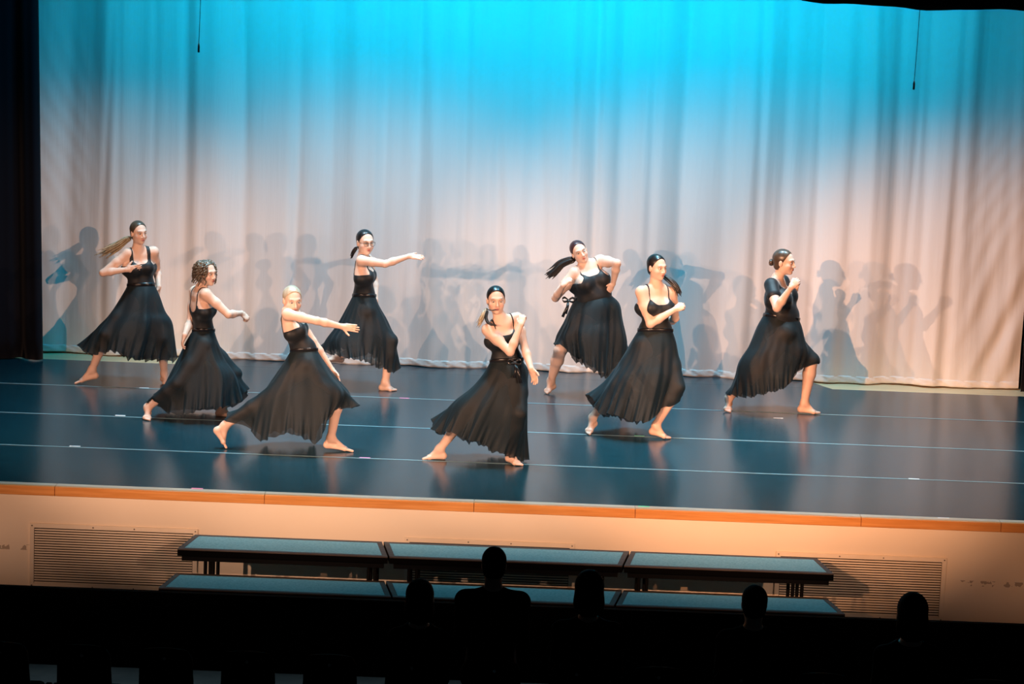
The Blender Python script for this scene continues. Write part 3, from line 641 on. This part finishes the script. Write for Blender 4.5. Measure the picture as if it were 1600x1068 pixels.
    if sp.get('glasses'):
        g = MB()
        for e in (-1, 1):
            g.tube([hp(e*.032+.023*math.cos(t), .100, -.004+.020*math.sin(t)) for t in np.linspace(0, 2*math.pi, 22)], .0017, 6)
            g.tube([hp(e*.055, .098, .003), hp(e*.074, .06, .005), hp(e*.080, -.005, .004)], .0017, 6)
        g.tube([hp(-.009, .101, .0), hp(0, .105, .002), hp(.009, .101, .0)], .0017, 6); go = g.build('glasses', MT['glasses'], root, off, True)
        for e in (-1, 1):
            rim_ = [hp(e*.032+.022*math.cos(t), .1005, -.004+.019*math.sin(t)) for t in np.linspace(0, 2*math.pi, 21)[:-1]]; bk = [p-A_h[1]*.0012 for p in rim_]
            MB().add(rim_+bk, [tuple(range(20)), tuple(range(39, 19, -1))]+[(i, 20+i, 20+(i+1) % 20, (i+1) % 20) for i in range(20)]).build('lens', MT['lens'], go, off)
    if sp.get('earring'):
        for e in (-1, 1): MB().tube([hp(e*.082, -.006, -.045), hp(e*.082, -.004, -.066)], .0035, 6).build('earring', MT['band'], root, off, True)
    # skirt, waistband, bow
    Vs = skirt(root, off, sp, y0, seed, Field(legs))
    ring = Vs[0]; c0 = ring.mean(0); dn = nrm(Vs[3].mean(0)-c0)
    wv = []; nu = len(ring)
    for k, (o_, r_) in enumerate(((-.024, -.004), (-.024, .004), (-.012, .0075), (.004, .0075), (.012, .004), (.012, -.004))):
        rd = ring-c0; rd[:, 2] *= 0; rd /= np.linalg.norm(rd, axis=1)[:, None]; wv.append(ring+dn*o_+rd*r_)
    wv = np.concatenate(wv); i = np.arange(6)[:, None]; j = np.arange(nu)[None, :]; Fq = np.stack([i*nu+j, i*nu+(j+1) % nu, ((i+1) % 6)*nu+(j+1) % nu, ((i+1) % 6)*nu+j], -1).reshape(-1, 4)
    mesh_np('waistband', wv, Fq, MT['band'], root, off=off)
    if 'bow' in sp:
        bx, by, tails = sp['bow']; b = MB(); c = at(bx, by, y0+sp.get('bow_dy', -.14))
        def ribbon(pts, wd):
            pts = spline(pts, 12); V = []
            for p in pts: V += [p+(0, 0, -wd/2)+np.array([.15*wd, -.003, 0]), p+(0, 0, wd/2), p+(0, .003, wd/2), p+np.array([.15*wd, .001, -wd/2])]
            Fs = [(0, 1, 2, 3)]
            for i in range(11):
                for j in range(4): Fs.append((i*4+j, i*4+(j+1) % 4, i*4+4+(j+1) % 4, i*4+4+j))
            b.add(V, Fs)
        for q in (-1, 1): ribbon([c, c+(q*.035, -.012, .028), c+(q*.06, -.01, .012), c+(q*.04, -.02, -.012), c+(0, -.012, 0)], .020)
        for tx, ty in tails:
            e = at(tx, ty, y0+sp.get('bow_dy', -.14)-.06); b.tube([c, c*.6+e*.4+(.008, -.02, 0), e], [.008, .011, .014], 6)
        b.build('bow', MT['band'], root, off, True)
    return root

# ------------------------------------------------------------------ the eight dancers
DN = (0, .3, -.9); HIDE = ((0, .3, -.9), .5, .02, -1)
dancers = [
 dict(y=4.25, s=.97, w=1.0, label='person with blonde ponytail flying out, hand laid on chest, in black wide-strapped dress',
   face=(36, -2, 3), head=(217, 363), hs=.95, neck=(216, 392), pelvis=(220, 464), sh_a=(200, 396, -.05), sh_b=(240, 393, .05),
   el_a=(161, 426, -1), wr_a=(198, 421, -1), tip_a=(221, 417, 0), hand_a=((0, 1, .1), .12, .03, 1),
   el_b=(246, 422, 1), wr_b=(248, 448, -1), tip_b=(247, 466, 0), hand_b=((-.9, .2, 0), .3, .02, -1),
   foot_a=dict(ankle=(144, 577), toe=(118, 597), ady=.03), foot_b=dict(ankle=(257, 583), toe=(262, 600), ady=.09), pole_a=(-.3, -1, .3), pole_b=(.4, -1, 0),
   lv=[(199, 446, 242, 445, .105, .10, 0), (190, 462, 249, 462, .16, .15, 0), (172, 489, 256, 486, .22, .20, 0), (147, 515, 266, 508, .28, .25, 0)],
   hem=[(116, 538), (132, 548), (150, 554), (165, 548), (180, 547), (201, 558), (221, 562), (240, 562), (255, 561), (266, 566), (271, 553)], hd=(.34, .30, 0, -2), amp=.026,
   top='tank', neckline=.74, strap_x=.085, hair='h_dkblonde', tail=[([(203, 372, .07), (196, 374, .10), (183, 383, .13), (168, 391, .15), (155, 398, .16)], .018, .075, 60, .0068, 'h_blonde')]),
 dict(y=2.70, s=.97, w=.98, label='person with chin-length curly brown hair looking over one shoulder, in long black dress',
   face=(52, -3, 3), head=(323, 426), hs=.97, neck=(313, 455), pelvis=(318, 534), sh_a=(322, 459, -.12), sh_b=(305, 455, .11),
   el_a=(357, 491, -1), wr_a=(377, 489, 1), tip_a=(386, 497, 0), hand_a=((-.2, .5, -.8), 1.25, .0, 1),
   el_b=(297, 503, 1), wr_b=(289, 523, -1), tip_b=(284, 537, 0), hand_b=((.9, .2, 0), .4, .02, -1),
   foot_a=dict(ankle=(231, 636), toe=(229, 655), ady=.11), foot_b=dict(ankle=(347, 642), toe=(367, 649), ady=.02), pole_a=(.6, -.8, .2), pole_b=(1, -.3, 0),
   lv=[(301, 516, 335, 517, .10, .10, 0), (290, 534, 341, 535, .15, .15, 0), (278, 560, 353, 560, .20, .20, 0), (262, 592, 372, 586, .25, .25, 0)],
   hem=[(239, 615), (249, 629), (264, 644), (286, 648), (310, 641), (332, 636), (350, 635), (366, 631), (378, 624), (392, 606)], hd=(.33, .28, 0, -4), amp=.024, hip_lat=(.25, -.95),
   top='cami', neckline=.66, backline=.62, strap_x=.075, hair='h_curl', curls=True),
 dict(y=1.52, s=.98, w=.92, label='person lunging with slicked light blonde hair, spread fingers stretched forward, in black dress',
   face=(22, -10, 2), head=(457, 468), hs=1.0, neck=(450, 490, .02), head_dy=.03, pelvis=(477, 564), sh_a=(450, 491, -.12), sh_b=(460, 489, .13),
   el_a=(495, 501, -1), wr_a=(535, 510, 1), tip_a=(560, 513, 0), hand_a=((0, -1, .1), .06, .15, 1),
   el_b=(489, 533, 1), wr_b=(519, 578, 1), tip_b=(532, 600, 0), hand_b=((-.5, -.6, -.3), .25, .02, -1),
   foot_a=dict(ankle=(352, 664), toe=(353, 698), ady=.02, heel=(339, 672), hdy=.0), foot_b=dict(ankle=(517, 684), toe=(551, 703), ady=.0), pole_a=(.2, -.6, -.4), pole_b=(1, -.4, .5),
   lv=[(454, 548, 496, 547, .095, .095, 0), (443, 566, 504, 560, .15, .15, 0), (424, 594, 521, 584, .20, .20, 0), (402, 626, 545, 613, .26, .25, 0)],
   hem=[(369, 645), (378, 657), (394, 674), (411, 690), (431, 680), (456, 678), (481, 687), (493, 694), (499, 684), (507, 660), (519, 643), (535, 638), (549, 637), (563, 634)], hd=(.34, .30, 0, 6), amp=.022, hip_lat=(.15, -.98),
   top='cami', neckline=.70, backline=.60, strap_x=.075, hair='h_ltblonde', bun=(0, -.115, .02, .034)),
 dict(y=4.46, s=1.0, w=.95, label='person in glasses and black dress holding one arm out level near the backdrop',
   face=(26, -2, 1), head=(571, 378), hs=1.02, neck=(567, 403), pelvis=(570, 481), sh_a=(565, 407, -.13), sh_b=(573, 404, .13),
   el_a=(602, 412, -1), wr_a=(639, 400, 1), tip_a=(666, 402, 0), hand_a=((0, .6, -.8), .12, .03, 1),
   el_b=(585, 437, 1), wr_b=(587, 468, -1), tip_b=(591, 484, 0), hand_b=((-.9, .2, 0), .3, .02, -1),
   foot_b=dict(ankle=(602, 597), toe=(617, 609), ady=.03), foot_a=dict(ankle=(528, 556), toe=(508, 562), ady=0, **{'raise': .34}), pole_a=(.8, -.6, -.5), pole_b=(1, -.4, 0),
   lv=[(551, 462, 587, 463, .10, .10, 0), (543, 478, 592, 478, .15, .15, 0), (528, 507, 604, 503, .20, .20, 0), (512, 530, 612, 532, .26, .26, 0)],
   hem=[(498, 547), (510, 552), (530, 556), (549, 560), (570, 564), (590, 574), (604, 577), (612, 584), (620, 574)], hd=(.32, .32, 0, 14), amp=.022, hip_lat=(.2, -.97),
   top='cami', neckline=.72, backline=.60, strap_x=.075, hair='h_black', glasses=True, lips=(.45, .05, .06), tail=[([(557, 387, .06), (552, 394, .07), (548, 403, .08)], .014, .018, 22, .006, None)]),
 dict(y=1.36, s=.98, w=.95, label='person with hand on opposite shoulder and side ponytail, black dress with waist bow',
   face=(8, -4, 2), head=(775, 468), hs=.99, neck=(783, 500), pelvis=(793, 579), sh_a=(762, 515, -.06), sh_b=(808, 497, .04),
   el_a=(797, 550, (-.13,)), wr_a=(814, 507, (.06,)), tip_a=(817, 489, .06), hand_a=((.25, .95, -.2), .75, .01, 1),
   el_b=(820, 543, -1), wr_b=(830, 576, -1), tip_b=(839, 599, 0), hand_b=((-.5, -.6, .2), .35, .03, -1),
   foot_a=dict(ankle=(687, 701), toe=(661, 715), ady=.02), foot_b=dict(ankle=(799, 706), toe=(812, 726), ady=.09), pole_a=(-.3, -1, .2), pole_b=(.2, -1, 0),
   lv=[(766, 565, 817, 562, .105, .10, 0), (754, 584, 823, 580, .16, .15, 0), (734, 606, 824, 612, .22, .20, 0), (704, 630, 824, 655, .28, .25, 0)],
   hem=[(670, 656), (671, 668), (692, 679), (706, 672), (722, 686), (746, 690), (770, 703), (793, 712), (806, 722), (818, 727), (829, 722)], hd=(.30, .28, 0, -2), amp=.024,
   top='cami', neckline=.73, strap_x=.085, hair='h_black', bow=(804, 566, [(814, 598), (804, 590)]),
   tail=[([(760, 483, .04), (757, 488, 0), (752, 498, -.03), (745, 511, -.03)], .014, .030, 34, .006, 'h_blonde'), ([(761, 486, -.02), (759, 496, -.06), (764, 505, -.11), (777, 509, -.13)], .010, .014, 20, .006, 'h_black'), ([(760, 482, -.06), (766, 484.5, -.105), (774, 483.5, -.115), (783, 481.5, -.11)], .002, .003, 4, .003, 'h_black')]),
 dict(y=4.42, s=1.0, w=1.38, label='person leaning sideways with dark ponytail swinging out, one arm bent behind, tied black skirt',
   face=(14, 2, 24), head=(905, 393), hs=.96, neck=(915, 414), pelvis=(931, 484), sh_a=(898, 426, -.06), sh_b=(938, 407, .05), bust=1.55, belly=1,
   el_a=(868, 465, -1), wr_a=(880, 446, -1), tip_a=(894, 431, 0), hand_a=((.5, .5, -.6), .9, .01, 1),
   el_b=(964, 411, -1), wr_b=(958, 443, 1), tip_b=(950, 457, 0), hand_b=((-.5, .8, 0), .3, .02, -1),
   foot_a=dict(ankle=(861, 594), toe=(852, 613), ady=.06), foot_b=dict(ankle=(985, 600), toe=(1000, 611), ady=.0), pole_a=(-.5, -1, .2), pole_b=(.6, -.8, .2),
   lv=[(897, 468, 955, 461, .15, .14, 0), (889, 485, 968, 475, .20, .19, 0), (882, 505, 971, 503, .24, .22, 0), (875, 524, 974, 530, .28, .25, 0)],
   hem=[(868, 541), (876, 538), (884, 536), (889, 550), (897, 561), (906, 561), (924, 572), (938, 580), (953, 588), (966, 572), (976, 550)], hd=(.30, .28, 0, -6), amp=.03,
   top='cami', neckline=.78, strap_x=.085, hair='h_red', bow=(888, 469, [(879, 495), (884, 490)]), bow_dy=-.1,
   tail=[([(897, 405, .05), (888, 407, .06), (876, 413, .06), (865, 424, .05), (854, 432, .05)], .026, .055, 54, .0085, 'h_black')]),
 dict(y=2.68, s=.98, w=1.2, label='person with dark ponytail over far shoulder, fist held before the waist, black dress',
   face=(38, -3, 1), head=(1027, 417), hs=.97, neck=(1025, 447), pelvis=(1022, 534), sh_a=(1002, 456, -.07), sh_b=(1049, 457, .07), bust=1.1,
   el_a=(1016, 506, -1), wr_a=(1055, 483, -1), tip_a=(1072, 476, 0), hand_a=((-.1, .8, -.5), 1.25, 0, 1),
   el_b=(1055, 497, 1), wr_b=(1040, 507, 1), tip_b=(1028, 510, 0), hand_b=((0, -.9, 0), .3, .02, -1),
   foot_a=dict(ankle=(926, 652), toe=(917, 677), ady=.08), foot_b=dict(ankle=(1025, 664), toe=(1046, 684), ady=.03), pole_a=(-.2, -1, .1), pole_b=(1, -.5, .2),
   lv=[(997, 516, 1051, 517, .115, .11, 0), (985, 537, 1057, 538, .17, .16, 0), (970, 567, 1060, 567, .23, .21, 0), (949, 597, 1062, 594, .28, .26, 0)],
   hem=[(925, 614), (929, 634), (937, 648), (957, 647), (983, 658), (1004, 658), (1021, 653), (1035, 640), (1050, 628), (1064, 613)], hd=(.33, .30, 0, -2), amp=.026,
   top='cami', neckline=.70, strap_x=.09, hair='h_black', earring=True,
   tail=[([(1038, 432, .10), (1047, 438, .07), (1056, 448, .04), (1062, 462, .02)], .022, .034, 40, .0085, None)]),
 dict(y=4.02, s=1.02, w=1.32, label='person in black short-sleeved top and long skirt, low bun, fist raised to chin',
   face=(64, -2, 0), head=(1226, 409), hs=1.03, neck=(1213, 438), pelvis=(1221, 514), sh_a=(1205, 445, -.15), sh_b=(1223, 440, .14), bust=1.5, belly=.6,
   el_a=(1214, 481, -1), wr_a=(1236, 449, -1), tip_a=(1247, 438, 0), hand_a=((.3, .8, -.2), .95, .01, 1),
   el_b=(1235, 478, 1), wr_b=(1243, 452, -1), tip_b=(1246, 437, 0), hand_b=((-.6, -.5, 0), .9, .01, -1),
   foot_a=dict(ankle=(1139, 621), toe=(1136, 642), ady=.08), foot_b=dict(ankle=(1257, 629), toe=(1280, 645), ady=.02), pole_a=(.3, -.9, .1), pole_b=(1, -.3, .3),
   lv=[(1193, 492, 1249, 500, .15, .15, 0), (1182, 510, 1254, 512, .19, .19, 0), (1169, 540, 1259, 532, .24, .22, 0), (1151, 572, 1263, 550, .28, .26, 0)],
   hem=[(1131, 614), (1150, 618), (1168, 621), (1191, 615), (1213, 611), (1227, 606), (1237, 597), (1242, 584), (1252, 573), (1265, 565)], hd=(.32, .30, 0, 2), amp=.024, hip_lat=(.2, -.97),
   top='tee', hair='h_brown', bun=(0, -.118, -.02, .03), lips=(.42, .05, .06)),
]
for k, sp in enumerate(dancers): dancer(sp, 11+k)

# ------------------------------------------------------------------ dark auditorium: seats and audience
def lathe_back(w, zs, t):
    "a padded seat back, bowed, with rounded top corners"
    V = []; nu, nv = 9, 8
    for side in (0, 1):
        for j in range(nv):
            v = j/(nv-1); hw = w*(1-.10*v)*(1-.16*max(0, v-.8)**2/.04)
            for i in range(nu):
                u = -1+2*i/(nu-1); V.append((hw*u, (-t if side == 0 else t)*(1-.7*abs(u)**4)*(1-.6*max(0, v-.85)/.15)-.10*v+.03*u*u, zs[0]+(zs[1]-zs[0])*v-.02*u*u*(v > .9)))
    n = nu*nv; Fs = []
    for j in range(nv-1):
        for i in range(nu-1):
            a = j*nu+i; Fs += [(a, a+1, a+nu+1, a+nu), (n+a, n+a+nu, n+a+nu+1, n+a+1)]
    for j in range(nv-1): a = j*nu; b = a+nu-1; Fs += [(a, a+nu, n+a+nu, n+a), (b, n+b, n+b+nu, b+nu)]
    for i in range(nu-1): a = i; b = (nv-1)*nu+i; Fs += [(a, n+a, n+a+1, a+1), (b, b+1, n+b+1, n+b)]
    return MB().add(V, Fs)
def seat(x, y):
    e = empty('theatre_seat', (x, y, HALL), '', 'seat', 'theatre seats in the dark front row')
    lathe_back(.182, (.36, .86), .035).build('backrest', MT['seatshell'], e, smooth=True)
    MB().box((-.20, .0, .38), (.20, .44, .46)).build('seat_pan', MT['seat'], e, bevel=.03)
    for q in (-1, 1):
        MB().box((q*.236-.012, .05, .20), (q*.236+.012, .34, .44)).build('arm_panel', MT['seatshell'], e, bevel=.008)
        MB().box((q*.236-.02, .04, .44), (q*.236+.02, .36, .47)).build('armrest', MT['seatshell'], e, bevel=.008)
        MB().box((q*.236-.015, .10, 0), (q*.236+.015, .22, .22)).build('leg', MT['seatshell'], e, bevel=.004)
    MB().tube([(0, -.130, .80), (0, -.140, .801)], .011, 10).build('number_plate', MT['plate'], e)
    return e
def copy_tree(o, parent=None):
    c = o.copy(); link(c, parent)
    for ch in o.children: copy_tree(ch, c)
    return c
proto = None; YS = -4.5
taken = {3: 'a listener with a small round head', 4: 'the tallest listener', 5: 'the broad-headed listener beside the tallest one', 7: 'the listener in front of the far riser', 9: 'the lone listener by the far vent'}
xs_ = [at(261+128*k, 1025, YS)[0] for k in range(-2, 11)]
for k, x in zip(range(-2, 11), xs_):
    if proto is None: proto = e = seat(x, YS)
    else: e = copy_tree(proto); e.location = (x, YS, HALL)
    e['label'] = 'dark theatre seat holding '+taken[k] if k in taken else 'empty dark theatre seat, %s from the drape-side end of the front row' % ['outermost', 'second', 'third', 'fourth', 'fifth', 'sixth', 'seventh', 'eighth', 'ninth', 'tenth', 'eleventh', 'twelfth', 'thirteenth'][k+2]
def listener(px, py, hw, label, hair, tall=0, long_hair=False, cloth='navy_cloth', sw=1.0, seed=0):
    y = YS+.12; top = at(px, py, y); hs = hw; H = top-np.array([0, 0, .118*hs]); A_h = head_frame(180, 4, 0); hit, hp = head_items(H, A_h, hs)
    x = H[0]; Nk = H+np.array([0, -.02, -.165*hs]); Pz = HALL+.55; P = np.array([x, y+.06, max(HALL+.60, Nk[2]-.58)])
    root = empty('person', (x, y, HALL), label, 'person'); off = np.array([x, y, HALL])
    up = nrm(Nk-P); lat = np.array([1., 0, 0]); fwd = np.array([0, 1., 0]); A = np.stack([lat, fwd, up]); Lh = np.linalg.norm(Nk-P); Tm = lambda a, b, c: P+lat*a+fwd*b+up*c*Lh
    tor = [(Ell(Tm(0, 0, .64), A, (.15*sw, .11, .18)), .04, 1), (Ell(Tm(0, 0, .25), A, (.135*sw, .11, .17)), .05, 1), (Ell(Tm(0, 0, 0), A, (.17*sw, .13, .12)), .05, 1)]
    legs = []; arms = []
    for q in (-1, 1):
        Sx = Nk+np.array([q*.165*sw, .0, -.075]); E = Sx+np.array([q*.02, .06, -.27]); Wr = E+np.array([-q*.07, .22, -.02]); tor += [(RCone(Nk-up*.05, Sx, .06, .055), .05, 1)]
        arms += [(RCone(Sx, E, .052, .042), .03, 1), (RCone(E, Wr, .040, .028), .02, 1)]+hand_items(Wr, Wr+np.array([-q*.03, .1, -.01]), np.array([0, 0, -1.]), .25, .02, -q)
        K = P+np.array([q*.09, .44, .02]); An = np.array([K[0], K[1]+.02, HALL+.09]); Hx = P+np.array([q*.09, 0, -.02])
        legs += [(RCone(Hx, K, .085, .06), .04, 1), (RCone(K, An, .058, .04), .02, 1)]+foot_items(An, np.array([An[0], An[1]+.17, HALL+.02]), None, 1.0)
    it = tor+[(RCone(Nk-up*.03, hp(0, -.02, -.06), .056*sw, .054*hs), .03, 1)]+arms+legs+hit
    F = Field(it); h = .0095; D, lo = F.grid(h); V, Q = nets(D, lo, h); mesh_np('body', V, Q, MT['skin'], root, off=off, cols=np.tile(SKIN, (len(V), 1)))
    ct = tor+[a for i, a in enumerate(arms) if isinstance(a[0], RCone) and a[0].r1 > .0399]+[a for a in legs if isinstance(a[0], RCone) and a[0].r1 > .055]
    D, lo = Field(ct).grid(.011); ax = [lo[j]+.011*np.arange(D.shape[j]) for j in range(3)]; G = np.stack(np.meshgrid(*ax, indexing='ij'), -1)
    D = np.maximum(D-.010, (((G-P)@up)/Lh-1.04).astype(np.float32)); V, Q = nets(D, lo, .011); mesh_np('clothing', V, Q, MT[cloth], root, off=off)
    hk = [(Ell(hp(0, -.020, .033), A_h, np.array([.081, .102, .089])*hs), .01, 1), (Ell(hp(0, -.035, -.03), A_h, np.array([.072, .075, .07])*hs), .03, 1)]
    if long_hair: hk += [(Ell(hp(0, -.05, -.09), A_h, np.array([.088, .06, .13])*hs), .04, 1)]
    D, lo = Field(hk).grid(.007); ax = [lo[j]+.007*np.arange(D.shape[j]) for j in range(3)]; G = ((np.stack(np.meshgrid(*ax, indexing='ij'), -1)-H)/hs)@A_h.T
    reg = np.maximum(.73*(G[..., 1]-.066)-.68*(G[..., 2]-.06), -(G[..., 2]+(.25 if long_hair else .075))); D = np.maximum(D, reg.astype(np.float32)*hs); V, Q = nets(D, lo, .007)
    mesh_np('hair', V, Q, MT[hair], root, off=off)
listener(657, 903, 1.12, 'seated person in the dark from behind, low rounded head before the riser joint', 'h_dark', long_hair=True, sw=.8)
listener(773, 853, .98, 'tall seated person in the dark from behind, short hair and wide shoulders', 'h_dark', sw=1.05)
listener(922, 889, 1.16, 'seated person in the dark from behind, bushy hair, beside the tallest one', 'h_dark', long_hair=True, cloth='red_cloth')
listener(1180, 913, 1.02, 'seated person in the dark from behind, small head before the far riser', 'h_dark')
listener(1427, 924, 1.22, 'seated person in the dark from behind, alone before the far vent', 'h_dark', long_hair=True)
